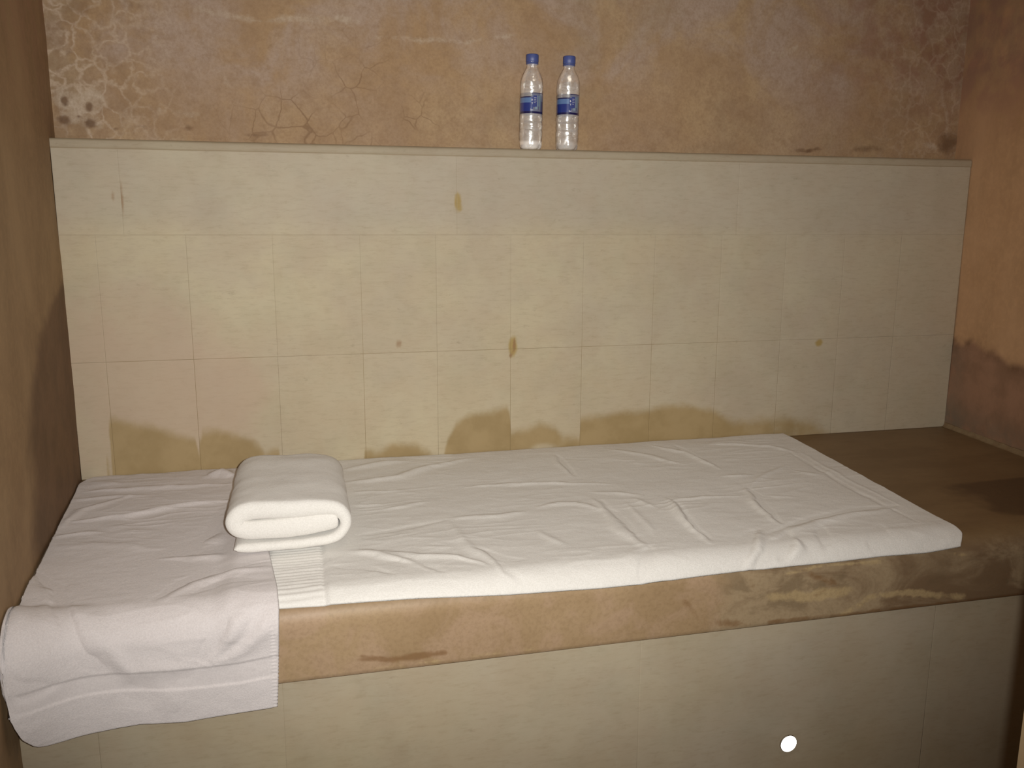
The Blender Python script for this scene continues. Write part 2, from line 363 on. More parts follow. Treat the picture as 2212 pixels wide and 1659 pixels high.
# ------------------------------------------------------------------ tiled backrest panel with ledge
def interp(pts, x): return np.interp(x, [p[0] for p in pts], [p[1] for p in pts])
def panel_attrs(V):
    x, y, z = V[:, 0], V[:, 1], V[:, 2]; A = {}
    def out(pts):
        return poly_w(pts, YB)
    st = np.zeros(len(V))
    for pts, am in (([(228, 1000), (232, 905), (300, 918), (335, 925), (380, 942), (428, 950), (432, 1000)], 1.0),
                    ([(430, 985), (433, 935), (470, 930), (528, 943), (560, 962), (575, 985), (590, 972), (606, 972), (608, 1000)], 1.0),
                    ([(783, 990), (786, 972), (812, 978), (832, 968), (850, 960), (900, 963), (925, 978), (940, 992)], 1.0),
                    ([(955, 1000), (965, 955), (985, 915), (1010, 898), (1050, 889), (1100, 880), (1104, 935), (1135, 930), (1165, 912), (1200, 925), (1215, 945), (1252, 948), (1254, 905), (1330, 893),
                      (1400, 886), (1430, 876), (1500, 878), (1540, 885), (1572, 908), (1620, 900), (1690, 893), (1750, 900), (1790, 925), (1830, 940)], 1.0)):
        w_ = out(pts); top = interp(w_, x)
        inside = (x > w_[0][0]) & (x < w_[-1][0])
        v = np.clip(0.5 + (top - z) * 17, 0, 1) * inside
        v = v * (1 - 0.35 * sst(x, on_y((1560, 900), YB)[0], on_y((1620, 900), YB)[0]))
        st = np.maximum(st, v * am)
    hx = on_y((1175, 968), YB); st *= 1 - 0.8 * np.exp(-(((x - hx[0]) / .045) ** 2 + ((z - hx[2]) / .018) ** 2))
    wx = on_y((245, 960), YB); st *= 1 - 0.9 * np.exp(-(((x - wx[0] + .012) / .006) ** 2))
    A['stain'] = st
    def blobs(lst):
        v = np.zeros(len(V))
        for px, py, rx, rz, am in lst:
            q = on_y((px, py), YB); v = np.maximum(v, am * np.exp(-(((x - q[0]) / rx) ** 2 + ((z - q[2]) / rz) ** 2)))
        return v
    A['yellow'] = blobs([(989, 437, .011, .030, 1), (995, 450, .010, .014, .8), (1108, 748, .014, .034, 1.0), (1770, 740, .016, .014, 1), (1010, 505, .01, .02, .2), (515, 955, .05, .02, .25)])
    A['rust'] = blobs([(862, 742, .012, .016, .8), (1111, 745, .005, .02, 1.1), (1103, 768, .004, .01, .9), (265, 430, .005, .06, .8), (262, 365, .004, .05, .75), (244, 425, .008, .02, .6), (222, 745, .006, .05, .5), (340, 400, .03, .03, .25), (700, 765, .2, .006, .22)])
    n2 = fbm(V, 3.0, 9.7)
    A['blush'] = np.clip(sst(-x, -0.1, 0.35) * sst(-z, -1.12, -0.95) * 0.6 + blobs([(500, 830, .2, .1, .5)]) + n2 * 0.4, 0, 1)
    A['greyer'] = np.clip(sst(z, CZ - 0.06, CZ + 0.02) * 0.85 + sst(x, 0.5, 1.3) * 0.55 + n2 * 0.3, 0, 1)
    return A
def tile_block(x0, x1, z0, z1, y, step, V, Fc, tone, T, G, cl_=0.12, cr_=0.12):
    """one slightly raised stone tile with eased edges, its face as a grid"""
    e = 0.0010
    nu = max(2, int(round((x1 - x0) / step)) + 1); nv = max(2, int(round((z1 - z0) / step)) + 1)
    us = np.concatenate([[x0, x0 + e * .6], np.linspace(x0 + e * 1.6, x1 - e * 1.6, nu), [x1 - e * .6, x1]])
    vs = np.concatenate([[z0, z0 + e * .6], np.linspace(z0 + e * 1.6, z1 - e * 1.6, nv), [z1 - e * .6, z1]])
    off = len(V); n, m_ = len(us), len(vs)
    for i, u in enumerate(us):
        for j, v in enumerate(vs):
            edge = i in (0, n - 1) or j in (0, m_ - 1)
            e2 = i in (1, n - 2) or j in (1, m_ - 2)
            V.append((u, y + (0.0002 if edge else (0.00003 if e2 else 0)), v)); T.append(tone)
            G.append((0.42 * (1 - 0.7 * min(1, max(0, (u - 0.6) / 0.4))) if j in (0, m_ - 1) else (cl_ if i == 0 else cr_)) if edge else 0.0)
    Fc += grid_faces(n, m_, off)
XL, XR = xl(YB) + 0.001, xr(YB) - 0.001
V, Fc, T, G = [], [], [], []
zr = [ZT - 0.005, CZ - 0.327, CZ - 0.040, CZ + 0.1465]
cols = [XL, -0.44, -0.25, -0.06, 0.142, 0.325, 0.514, 0.705, 0.90, 1.09, 1.28, 1.46, 1.64, XR]
topc = [XL, -0.38, 0.378, 1.13, XR]
g = 0.0003
rnd = random.Random(11)
for r, cl in ((0, cols), (1, cols), (2, topc)):
    js = [rnd.choice([0.0, 0.04, 0.1, 0.2]) * (0.4 if q > 0.8 else 1) for q in cl]
    for ci, (a, b) in enumerate(zip(cl[:-1], cl[1:])):
        dz = rnd.uniform(-0.0015, 0.0015) if r == 0 else 0
        tile_block(a + g, b - g, zr[r] + g, zr[r + 1] - g, YB, 0.0075, V, Fc, rnd.uniform(0, 0.7), T, G, js[ci], js[ci + 1])
# backing body and rounded mortar coping along the top
prof = [(YU + 0.0, ZT - 0.01), (YB + 0.0004, ZT - 0.01), (YB + 0.0004, CZ + 0.1463), (YB + 0.0001, CZ + 0.1475), (YB - 0.0013, CZ + 0.1495), (YB - 0.0016, CZ + 0.156), (YB - 0.0014, CZ + 0.162), (YB + 0.0002, CZ + 0.1658), (YB + 0.004, ZL + 0.0008), (YB + 0.02, ZL + 0.0008), (YU, ZL)]
nx = 240; off = len(V)
for i in range(nx):
    x = XL + (XR - XL) * i / (nx - 1)
    for k, (py, pz) in enumerate(prof):
        wob = 0.0012 * noise.noise(Vector((x * 9, k * 0.8, 0.3))) if 3 <= k <= 7 else 0
        V.append((x, py + wob, pz + (wob * 0.5 if k < 7 else 0))); T.append(1.0); G.append(0.1 if k in (1, 2) else (0.75 if k == 3 else (0.6 if k >= 7 else 0.3)))
Fc += grid_faces(nx, len(prof), off)
V = np.array(V); A = panel_attrs(V); A['tone'] = T; A['grout'] = G
tile_mat = mat_tile('beige_limestone_tile', srgb(203, 192, 163), srgb(198, 185, 158), srgb(193, 180, 157))
tp = mesh_obj('trim_1', V, Fc, tile_mat, attrs=A); tag(tp, 'beige limestone tiled backrest panel with a narrow ledge along its top', kind='structure')

# ------------------------------------------------------------------ bench
bench = empty('stone_bench', ((xl(1.7) + xr(1.7)) / 2, 1.7, 0)); tag(bench, 'built-in stone bench with a thick brown plaster seat slab under the white towels', 'bench')
boff = np.array(bench.location)
def slab_mesh():
    prof = [(YB + 0.0015, ZT)] + [(YB - (YB - YF - RB) * k / 60, ZT) for k in range(1, 60)]
    for k in range(0, 13):
        a = math.pi / 2 * k / 12; prof.append((YF + RB - RB * math.sin(a), ZT - RB + RB * math.cos(a)))
    for k in range(1, 16): prof.append((YF, ZT - RB - (ZT - RB - ZS - 0.003) * k / 15))
    prof += [(YF + 0.003, ZS), (YF + 0.04, ZS), (YB + 0.0015, ZS)]
    V = []; A = {'top': []}
    nx = 300
    for i in range(nx):
        t = i / (nx - 1)
        for (py, pz) in prof:
            a, b = xl(py) + 0.001, xr(py) - 0.001
            x = a + (b - a) * t
            n_ = noise.fractal(Vector((x * 5, py * 5, pz * 5)), 1, 2, 3) * 0.0012
            V.append((x, py - (n_ if pz < ZT - .02 and pz > ZS else 0), pz + (n_ if pz > ZT - .01 and py < YB - .01 else 0)))
    V = np.array(V)
    x, y, z = V[:, 0], V[:, 1], V[:, 2]
    A['top'] = sst(z, ZT - 0.032, ZT - 0.004)
    A['cloudy'] = sst(x, on_y((1380, 1300), YF)[0], on_y((1720, 1300), YF)[0])
    def fb(lst):
        v = np.zeros(len(V))
        for pts, wd, am in lst:
            d, _ = segdist(x, z, poly_w(pts, YF)); v = np.maximum(v, am * np.exp(-(d / wd) ** 2))
        return v
    A['light'] = fb([([(1660, 1290), (1750, 1290), (1840, 1275)], .016, .8), ([(1820, 1330), (1880, 1290), (1960, 1280), (2080, 1290)], .012, .75), ([(1700, 1240), (1780, 1222), (1900, 1215)], .006, .7),
                     ([(2050, 1195), (2090, 1200)], .008, .6), ([(1480, 1330), (1560, 1345)], .01, .4), ([(620, 1345), (700, 1335)], .02, .2), ([(700, 1460), (900, 1435), (1150, 1400)], .008, .55), ([(1560, 1240), (1500, 1300)], .02, .35)])
    A['dark'] = fb([([(780, 1420), (840, 1425), (960, 1410)], .009, .8), ([(630, 1455), (800, 1432)], .004, .4), ([(1480, 1300), (1520, 1345), (1620, 1350)], .014, .6), ([(1750, 1240), (1800, 1260), (1760, 1290)], .012, .6), ([(1660, 1345), (1900, 1320), (2200, 1285)], .007, .8), ([(1620, 1260), (1650, 1300)], .015, .4)])
    q = on_z((2130, 1080), ZT)
    A['topdark'] = np.clip(sst(-y, -1.66, -1.58) * sst(y, 1.36, 1.40) * sst(x, 1.2, 1.6) , 0, 1) * .8
    V = V - boff
    o = mesh_obj('seat_slab', V, grid_faces(nx, len(prof)) , mat_slab(), bench, A)
    bm = bmesh.new(); bm.from_mesh(o.data)
    bmesh.ops.holes_fill(bm, edges=[e for e in bm.edges if e.is_boundary], sides=0); bm.to_mesh(o.data); bm.free(); fix_normals(o)
    o['label'] = 'brown polished plaster seat slab with a rounded front edge'
    return o
slab_mesh()
def apron():
    YA = YF + 0.006
    V, Fc, T, G = [], [], [], []
    xs = [xl(YA) + 0.001, on_y((215, 1620), YA)[0], on_y((613, 1540), YA)[0], on_y((1383, 1450), YA)[0] - 0.31, on_y((1383, 1450), YA)[0], on_y((2007, 1450), YA)[0], xr(YA) - 0.001]
    xs[3] = None; xs = [v for v in xs if v is not None]
    for a, b in zip(xs[:-1], xs[1:]):
        tile_block(a + g, b - g, 0.001, ZS - 0.001, YA, 0.012, V, Fc, rnd.uniform(0, 0.6), T, G, 0.04, 0.04)
    off = len(V)
    a, b = xs[0], xs[-1]
    for x in (a, b):
        for (py, pz) in ((YA + 0.0009, 0), (YA + 0.0009, ZS - 0.0005), (YB, ZS - 0.0005), (YB, 0)): V.append((x, py, pz)); T.append(0.3); G.append(0.3)
    Fc += [(off + 0, off + 1, off + 5, off + 4), (off + 1, off + 2, off + 6, off + 5), (off + 2, off + 3, off + 7, off + 6), (off + 3, off, off + 4, off + 7), (off, off + 3, off + 2, off + 1), (off + 4, off + 5, off + 6, off + 7)]
    V = np.array(V); A = {'tone': T, 'grout': np.array(G) * 0.5}
    for k in ('stain', 'yellow', 'rust', 'blush'): A[k] = np.zeros(len(V))
    A['greyer'] = np.clip(0.35 + fbm(V, 3, 2.2) * 0.6, 0, 1)
    o = mesh_obj('front_panel', V - boff, Fc, mat_tile('taupe_limestone_tile', srgb(186, 172, 143), srgb(178, 163, 136), srgb(172, 157, 131)), bench, A)
    o['label'] = 'taupe limestone tiled front of the bench'
apron()
# pale mortar fillet where bench meets right wall
V = []
n = 80
for i in range(n):
    y = YB - 0.003 - (YB - 0.02 - YF - RB) * i / (n - 1); wv = 0.0015 * noise.noise(Vector((y * 30, 0, 0)))
    x = xr(y) - 0.0005; r = 0.013 + wv
    for k in range(6):
        a = k / 5 * math.pi / 2; V.append((x - r + r * math.sin(a) * 0.72 + .0, y, ZT + 0.0008 + r * (1 - math.cos(a)) * 0.9))
    V.append((x, y, ZT + r)); V.append((x, y, ZT + .0004))
Fc = grid_faces(n, 8) + [(i * 8 + 7, i * 8, (i + 1) * 8, (i + 1) * 8 + 7) for i in range(n - 1)]
tr = mesh_obj('trim_2', V, Fc, mat_plain('grey_mortar', srgb(150, 130, 100), srgb(136, 114, 86), 0.8, 30)); tag(tr, 'pale mortar fillet between bench top and right wall', kind='structure')

# ------------------------------------------------------------------ recessed light in bench front
lp = on_y((1702, 1605), YF + 0.006)
led = empty('recessed_light', lp); tag(led, 'small round white recessed light glowing in the bench front', 'light')
def lathe(prof, n=48, axis='z'):
    V = []; 
    for (r, h) in prof:
        for k in range(n):
            a = 2 * math.pi * k / n
            V.append((r * math.cos(a), h, r * math.sin(a)) if axis == 'y' else (r * math.cos(a), r * math.sin(a), h))
    Fc = []
    for i in range(len(prof) - 1):
        for k in range(n):
            Fc.append((i * n + k, i * n + (k + 1) % n, (i + 1) * n + (k + 1) % n, (i + 1) * n + k))
    Fc.append(tuple(range(n))[::-1]); Fc.append(tuple((len(prof) - 1) * n + k for k in range(n)))
    return V, Fc
M = MT('glowing_lens'); M.color((1, 1, 1, 1)); M.b.inputs['Emission Color'].default_value = (0.93, 0.98, 1, 1); M.b.inputs['Emission Strength'].default_value = 9
Vv, Ff = lathe([(0.0165, 0.003), (0.0165, -0.0025), (0.014, -0.0048), (0.009, -0.0062), (0.003, -0.0068)], axis='y')
o = mesh_obj('lens', Vv, Ff, M.m, led); fix_normals(o)
M = MT('worn_steel', 0.35, 0.5); M.b.inputs['Metallic'].default_value = 0.8; M.color(M.mix(M.noise(60), srgb(178, 170, 155), srgb(160, 150, 135)))
Vv, Ff = lathe([(0.0166, 0.0025), (0.0166, -0.003), (0.0170, -0.0034), (0.0177, -0.003), (0.0181, -0.0005), (0.0181, 0.0025)], axis='y'); Ff = Ff[:-2] + [(k, (k + 1) % 48, 240 + (k + 1) % 48, 240 + k) for k in range(48)]
o = mesh_obj('bezel', Vv, Ff, M.m, led); fix_normals(o)

# ------------------------------------------------------------------ towels
def mat_terry(name, a, b):
    M = MT(name, 0.95, 0.05)
    M.b.inputs['Sheen Weight'].default_value = 0.25; M.b.inputs['Sheen Roughness'].default_value = 0.6
    n1 = M.noise(420, 3, 0.7)
    M.color(M.mix(M.ramp(n1, 0.3, 0.7), a, b))
    n2 = M.noise(110, 4, 0.7)
    rib = M.attr('rib')
    h = M.math('ADD', M.math('MULTIPLY', n1, 0.5), M.math('MULTIPLY', n2, 0.6))
    h = M.math('MULTIPLY', h, M.math('SUBTRACT', 1.0, M.math('MULTIPLY', rib, 0.8)))
    M.bump(h, 0.55, 0.0022); return M.m
terry = mat_terry('white_terry', srgb(238, 235, 230), srgb(226, 223, 217))
terry2 = mat_terry('soft_white_terry', srgb(226, 219, 218), srgb(214, 207, 206))

FLAT = YB - (YF + RB)            # flat run of the bench top
def bench_pt(v, h, side=0.0):
    """position (y,z) at arc length v from the back edge, lifted h off the surface"""
    if v <= FLAT: return YB - v, ZT + h, 0, 1
    a = (v - FLAT) / RB
    if a <= math.pi / 2:
        return YF + RB - (RB + h) * math.sin(a), ZT - RB + (RB + h) * math.cos(a), -math.sin(a), math.cos(a)
    s = v - FLAT - RB * math.pi / 2
    return YF - h, ZT - RB - s, -1, 0
def px_to_xv(p):
    """measured point -> (x, v) on bench surface"""
    q = on_z(p, ZT + 0.006)
    if q[1] >= YF + RB: return (q[0], YB - q[1])
    best = None
    for k in range(400):
        v = FLAT + k * 0.0008
        y, z, _, _ = bench_pt(v, 0.006)
        r = on_y(p, y); d = abs(r[2] - z)
        if best is None or d < best[0]: best = (d, r[0], v)
    return (best[1], best[2])
def c4(l): return [(700 + x / 2.765, 850 + y / 2.765) for x, y in l]
def c5(l): return [(1300 + x / 2.765, 900 + y / 2.765) for x, y in l]
def c3(l): return [(x / 2.517, 1000 + y / 2.517) for x, y in l]

def ridge_height(X, Vv, ridges):
    H = np.zeros(X.shape)
    wx = np.array([noise.noise(Vector((a * 22, b * 22, 5.5))) for a, b in zip(X, Vv)]) * 0.006 + np.array([noise.noise(Vector((a * 60, b * 60, 1.5))) for a, b in zip(X, Vv)]) * 0.002
    X = X + wx; Vv = Vv - wx * 0.8
    for pts, wd, am in ridges:
        am = am * 0.82
        q = [px_to_xv(p) for p in pts]
        # resample smooth
        d, t = segdist(X, Vv, q)
        fade = np.sin(np.clip(t, 0.02, 0.98) * math.pi) ** 0.5
        w_ = wd * (0.7 + 0.5 * np.sin(math.pi * t))
        H += am * fade * np.exp(-(d / w_) ** 2)
    return H

def cloth(name, mat, xs_fn, vend_fn, v0_fn, nu, nv, base, ridges, extra=None, thick=0.0045, rib_fn=None):
    X = np.zeros((nu, nv)); W = np.zeros((nu, nv))
    for i in range(nu):
        u = i / (nu - 1)
        v0, v1 = v0_fn(u), vend_fn(u)
        vs = v0 + (v1 - v0) * np.linspace(0, 1, nv)
        for j, v in enumerate(vs):
            a, b = xs_fn(v); X[i, j] = a + (b - a) * u; W[i, j] = v
    fl = X.ravel(), W.ravel()
    H = ridge_height(fl[0], fl[1], ridges)
    N = np.array([noise.fractal(Vector((x * 6, v * 9, 1.3)), 1, 2, 3) * 0.0018 + (0.5 - abs(noise.noise(Vector((x * 9 + 3, v * 34, 4.3))))) ** 3 * 0.014 * max(0, noise.noise(Vector((x * 5, v * 8, 9.3))) + .25) + noise.fractal(Vector((x * 40 + 3, v * 60, 4.3)), 1, 2, 2) * 0.0004 for x, v in zip(*fl)])
    yy_ = YB - fl[1]
    foot = sst(fl[0], -0.175, -0.14) * (1 - sst(fl[0], 0.075, 0.11)) * sst(yy_, 1.47, 1.50) * (1 - sst(yy_, 1.83, 1.87))
    H = base + np.maximum(H * (1 - foot) + N * (1 - foot), -0.0012)
    if extra is not None: H = H + extra(fl[0], fl[1])
    P = []
    for q_, (x, v, h) in enumerate(zip(fl[0], fl[1], H)):
        y, z, _, _ = bench_pt(v, h)
        if name == 'hanging_towel' and v > FLAT:      # side edge keeps to the wall as the cloth hangs forward
            u = (q_ // nv) / (nu - 1); x += (xl(y) + 0.0065 - xs_fn(v)[0]) * (1 - u) ** 2
        P.append((x, y, z))
    P = np.array(P); A = {'rib': rib_fn(*fl) if rib_fn else np.zeros(len(P))}
    return P, A, X, W, H

def finish_cloth(name, P, A, nu, nv, mat, thick):
    # two-skin body: the underside follows the top one thickness below, joined by a rounded rim
    G = P.reshape(nu, nv, 3)
    du = np.gradient(G, axis=0); dv = np.gradient(G, axis=1)
    N = np.cross(du, dv); N /= np.linalg.norm(N, axis=2, keepdims=True) + 1e-12
    if N[nu // 2, 2, 2] < 0: N = -N
    t = np.ones((nu, nv)) ; 
    top = G.copy(); bot = G - N * thick
    mid_scale = thick * 0.5
    V = [top.reshape(-1, 3), bot.reshape(-1, 3)]
    n = nu * nv
    Fc = grid_faces(nu, nv) + grid_faces(nu, nv, n, True)
    ring = [i * nv for i in range(nu)] + [(nu - 1) * nv + j for j in range(1, nv)] + [i * nv + nv - 1 for i in range(nu - 2, -1, -1)] + [j for j in range(nv - 2, 0, -1)]
    c = G.reshape(-1, 3)
    # outward direction at the rim
    tops = top.reshape(-1, 3); bots = bot.reshape(-1, 3); outv = []
    for k, r in enumerate(ring):
        i, j = divmod(r, nv); ii = min(max(i, 1), nu - 2); jj = min(max(j, 1), nv - 2)
        d = tops[r] - tops[ii * nv + jj]; d /= np.linalg.norm(d) + 1e-12
        outv.append((tops[r] + bots[r]) / 2 + d * thick * 0.55)
    V.append(np.array(outv)); V = np.vstack(V); L = len(ring)
    for k in range(L):
        a, b = ring[k], ring[(k + 1) % L]; ma, mb = 2 * n + k, 2 * n + (k + 1) % L
        Fc.append((a, b, mb, ma)); Fc.append((ma, mb, n + b, n + a))
    A = {k: np.concatenate([a, a, np.zeros(L)]) for k, a in A.items()}
    o = mesh_obj(name, V, Fc, mat, attrs=A); fix_normals(o); return o

# --- long towel to the right
rtop = on_z((1712, 948), ZT + 0.006)
edgeA = [px_to_xv(p) for p in [(1712, 948), (1800, 995), (1920, 1062), (2010, 1112), (2055, 1135), (2076, 1152), (2072, 1178)]]
def xsA(v):
    return (-0.13, float(np.interp(v, [e[1] for e in edgeA], [e[0] for e in edgeA])))
botA = [px_to_xv(p) for p in [(600, 1312), (700, 1305), (900, 1291), (1100, 1283), (1300, 1268), (1380, 1260), (1500, 1244), (1600, 1232), (1800, 1212), (1900, 1200), (2000, 1192), (2072, 1180)]]
topA = [px_to_xv(p) for p in [(560, 1007), (760, 1001), (1000, 993), (1300, 975), (1500, 962), (1640, 951), (1712, 947)]]
def endA(u):
    x = -0.13 + u * (edgeA[-1][0] + 0.13); return float(np.interp(x, [b[0] for b in botA], [b[1] for b in botA]))
def startA(u):
    return 0.004
R = []
def add(f, pts, wd, am): R.append((f(pts), wd, am))
add(c4, [(130, 545), (450, 510), (620, 450), (850, 400)], .012, .0075)
add(c4, [(130, 460), (330, 430), (480, 412)], .012, .006)
add(c4, [(850, 565), (1100, 550), (1300, 545), (1700, 550)], .008, .0045)
add(c4, [(1600, 600), (1900, 620)], .007, .003)
add(c4, [(370, 700), (620, 655)], .007, .003)
add(c4, [(150, 600), (500, 590)], .006, .002); add(c4, [(160, 680), (360, 680)], .006, .002)
add(c4, [(160, 865), (450, 822), (740, 765)], .007, -.003)
add(c4, [(760, 760), (1050, 740), (1220, 712)], .009, .0045)
add(c4, [(1390, 375), (1440, 430), (1500, 500)], .007, -.005); add(c4, [(1360, 380), (1420, 450), (1470, 500)], .008, .003)
add(c4, [(1600, 640), (1700, 720), (1800, 830), (1930, 930)], .008, .0045); add(c4, [(1660, 650), (1780, 770), (1890, 890)], .007, -.003)
add(c4, [(1280, 690), (1400, 668), (1500, 668), (1640, 700)], .008, .0045)
add(c4, [(1290, 830), (1420, 920)], .010, .0035)
add(c4, [(0, 945), (200, 945), (420, 985), (660, 1065)], .008, .007); add(c4, [(60, 1040), (250, 1045), (420, 1085)], .007, -.004)
add(c4, [(350, 955), (600, 985), (800, 990), (960, 1040)], .008, .006); add(c4, [(400, 1000), (560, 1030), (720, 1075)], .006, -.003)
add(c4, [(760, 790), (880, 930), (980, 985), (1060, 1080), (1180, 1130)], .009, .0045); add(c4, [(930, 930), (1050, 990), (1200, 1000)], .006, -.004)
add(c4, [(560, 930), (760, 930)], .006, .002); add(c4, [(1850, 640), (1980, 690)], .008, .003)
add(c4, [(2050, 640), (2130, 740), (2212, 830)], .009, .005)
add(c5, [(420, 520), (500, 640), (600, 740), (640, 770)], .008, .006); add(c5, [(450, 530), (540, 650), (640, 745)], .006, -.006)
add(c5, [(150, 530), (260, 640), (320, 720)], .007, .003); add(c5, [(0, 560), (90, 680), (250, 790)], .008, .004)
add(c5, [(860, 440), (920, 540), (1040, 650)], .008, .006); add(c5, [(890, 440), (970, 540), (1075, 650)], .006, -.006)
add(c5, [(880, 430), (950, 370), (1100, 300)], .006, .003)
add(c5, [(1000, 705), (1200, 632), (1500, 562), (1760, 540)], .008, -.005); add(c5, [(1030, 730), (1250, 655), (1500, 590), (1740, 560)], .010, .005)
add(c5, [(40, 205), (300, 245), (480, 290)], .010, .004); add(c5, [(300, 180), (500, 225), (700, 320)], .008, .005)
add(c5, [(430, 180), (600, 260)], .006, -.003)
add(c5, [(650, 170), (850, 180), (1000, 190), (1150, 220)], .009, .005)
add(c5, [(700, 370), (900, 360)], .007, .003); add(c5, [(350, 520), (600, 490), (860, 480)], .006, .003); add(c5, [(980, 480), (1150, 490)], .006, .002)
add(c5, [(1150, 330), (1300, 360)], .007, .002)
add(c5, [(1120, 215), (1300, 330), (1480, 430), (1700, 545), (1880, 640)], .005, -.0028); add(c5, [(1180, 215), (1380, 335), (1560, 430), (1790, 545)], .005, .002)
# folds of the short front drop
add(c5, [(900, 690), (870, 780), (800, 870), (740, 930)], .011, -.010); add(c5, [(940, 700), (920, 790), (850, 890)], .011, .009)
add(c5, [(1110, 690), (1100, 760), (1060, 850)], .009, -.009); add(c5, [(1150, 740), (1170, 790), (1120, 850)], .009, .008)
add(c5, [(1040, 740), (980, 830), (920, 890)], .009, -.007)
add(c5, [(1305, 670), (1325, 730), (1320, 790)], .009, -.008); add(c5, [(1660, 660), (1650, 720), (1600, 770)], .009, -.008)
add(c5, [(2060, 690), (1980, 740), (1900, 770)], .009, -.003); add(c5, [(290, 790), (270, 860), (235, 950)], .008, -.008)
add(c4, [(1040, 1010), (1080, 1070), (1180, 1120), (1260, 1140)], .008, -.003)
ridgesA = R
bandx = (on_z((590, 1220), ZT)[0] - 0.0, on_z((690, 1220), ZT)[0] + 0.005)
def extraA(x, v):
    inb = sst(x, bandx[0] - .01, bandx[0] + .002) * (1 - sst(x, bandx[1] - .004, bandx[1] + .004))
    ribs = np.sin(v * 2 * math.pi / 0.0125 + 0.8 * np.sin(x * 40)) * 0.0012 * sst(-v, -FLAT - .06, -FLAT + .0)
    groove = -0.0014 * np.exp(-((x - bandx[1]) / .003) ** 2)
    step = 0.004 * sst(x, bandx[1], bandx[1] + 0.012)
    return inb * ribs + groove + step - 0.002
def ribA(x, v): return sst(x, bandx[0] - .01, bandx[0] + .002) * (1 - sst(x, bandx[1] - .004, bandx[1] + .004))
nu, nv = 620, 260
P, A, X, W, H = cloth('bath_towel', terry, xsA, endA, startA, nu, nv, 0.0075, ridgesA, extraA, rib_fn=ribA)
ta = finish_cloth('bath_towel', P, A, nu, nv, terry, 0.0045)
tag(ta, 'long white bath towel spread flat and wrinkled over the right of the bench', 'towel')
# --- towel at the left, hanging over the front
ER = [px_to_xv(p) for p in [(560, 1030), (572, 1150), (577, 1190), (588, 1240), (598, 1290), (601, 1320), (600, 1400), (599, 1460), (597, 1523)]]
ER = [(ER[0][0], 0.0)] + ER
EBraw = [(20, 1480), (40, 1545), (60, 1570), (90, 1584), (140, 1583), (220, 1574), (300, 1560), (400, 1556), (480, 1543), (560, 1530), (598, 1523)]
EB = [px_to_xv(p) for p in EBraw]
def xsB(v):
    if v < 0.06: a = xl(YB - v) + 0.004 + (0.026) * (1 - v / 0.06) ** 1.5
    elif v < FLAT: a = xl(YB - v) + 0.004 + 0.0025 * v / FLAT
    else:
        a = xl(YF + RB) + 0.0065
    return a, float(np.interp(v, [e[1] for e in ER], [e[0] for e in ER]))
VB = EB[-1][1]
def endB(u):
    a, b = xsB(VB); x = a + (b - a) * u
    e = float(np.interp(x, [q[0] for q in EB], [q[1] for q in EB]))
    ds = max(0.0, x - a); r = 0.05
    if ds < r: e -= (r - math.sqrt(max(0, r * r - (r - ds) ** 2))) 
    return e
backB = [px_to_xv(p) for p in [(205, 1035), (240, 1037), (300, 1036), (400, 1034), (450, 1032), (480, 1024), (520, 1022), (570, 1012)]]
def startB(u):
    a, b = xsB(0); x = a + (b - a) * u
    return 0.003 + 0.004 * (1 + math.sin(x * 31)) * 0.3
R = []
add(c3, [(420, 320), (700, 292), (960, 240), (1280, 205)], .010, .009)
add(c3, [(470, 155), (820, 140), (1240, 118)], .010, .006); add(c3, [(480, 110), (640, 120)], .012, .004)
add(c3, [(1130, 75), (1210, 60), (1270, 75)], .018, .016)
add(c3, [(290, 405), (430, 385), (560, 380)], .007, .004); add(c3, [(330, 350), (450, 260), (700, 185)], .009, .005)
add(c3, [(400, 200), (560, 190), (800, 180)], .008, .004)
add(c3, [(860, 525), (1120, 515), (1300, 505), (1470, 500)], .009, .0055)
add(c3, [(830, 745), (1000, 645), (1150, 590), (1450, 560)], .008, -.006); add(c3, [(900, 740), (1050, 665), (1200, 620), (1470, 600)], .010, .006)
add(c3, [(1020, 720), (1180, 660), (1480, 650)], .008, -.004)
add(c3, [(190, 600), (290, 680), (345, 800), (400, 950), (530, 1120)], .010, -.009); add(c3, [(380, 780), (520, 950), (700, 1090)], .013, .008)
add(c3, [(120, 620), (200, 700), (300, 800)], .02, .008)
add(c3, [(60, 780), (130, 900), (200, 980)], .015, .005)
add(c3, [(1180, 250), (1160, 390), (1030, 450), (880, 490)], .012, -.004); add(c3, [(1230, 380), (1150, 440)], .02, .005)
add(c3, [(1260, 820), (1120, 1030), (1080, 1090)], .012, -.008); add(c3, [(1330, 830), (1180, 1040), (1130, 1090)], .014, .006)
add(c3, [(1430, 810), (1300, 960), (1150, 1080)], .009, -.006); add(c3, [(1470, 850), (1350, 980), (1230, 1060)], .011, .005)
add(c3, [(50, 1050), (110, 1100), (170, 1150), (320, 1150)], .009, -.006)
add(c3, [(560, 1060), (720, 1130), (900, 1120), (1080, 1100)], .012, .005)
add(c3, [(640, 1210), (780, 1260), (840, 1320)], .014, -.003); add(c3, [(900, 1230), (1000, 1320)], .016, .002)
add(c3, [(560, 300), (720, 380), (760, 450)], .02, .003); add(c3, [(280, 460), (700, 450), (900, 470)], .012, .0025)
ridgesB = R
bl1 = [px_to_xv(p) for p in c3([(40, 1165), (170, 1160), (560, 1142), (1060, 1110), (1300, 1080), (1490, 1045)])]
bl2 = [px_to_xv(p) for p in c3([(50, 1270), (400, 1247), (640, 1232), (860, 1228), (1100, 1212), (1300, 1190), (1490, 1152)])]
BXR = ER[-1][0]
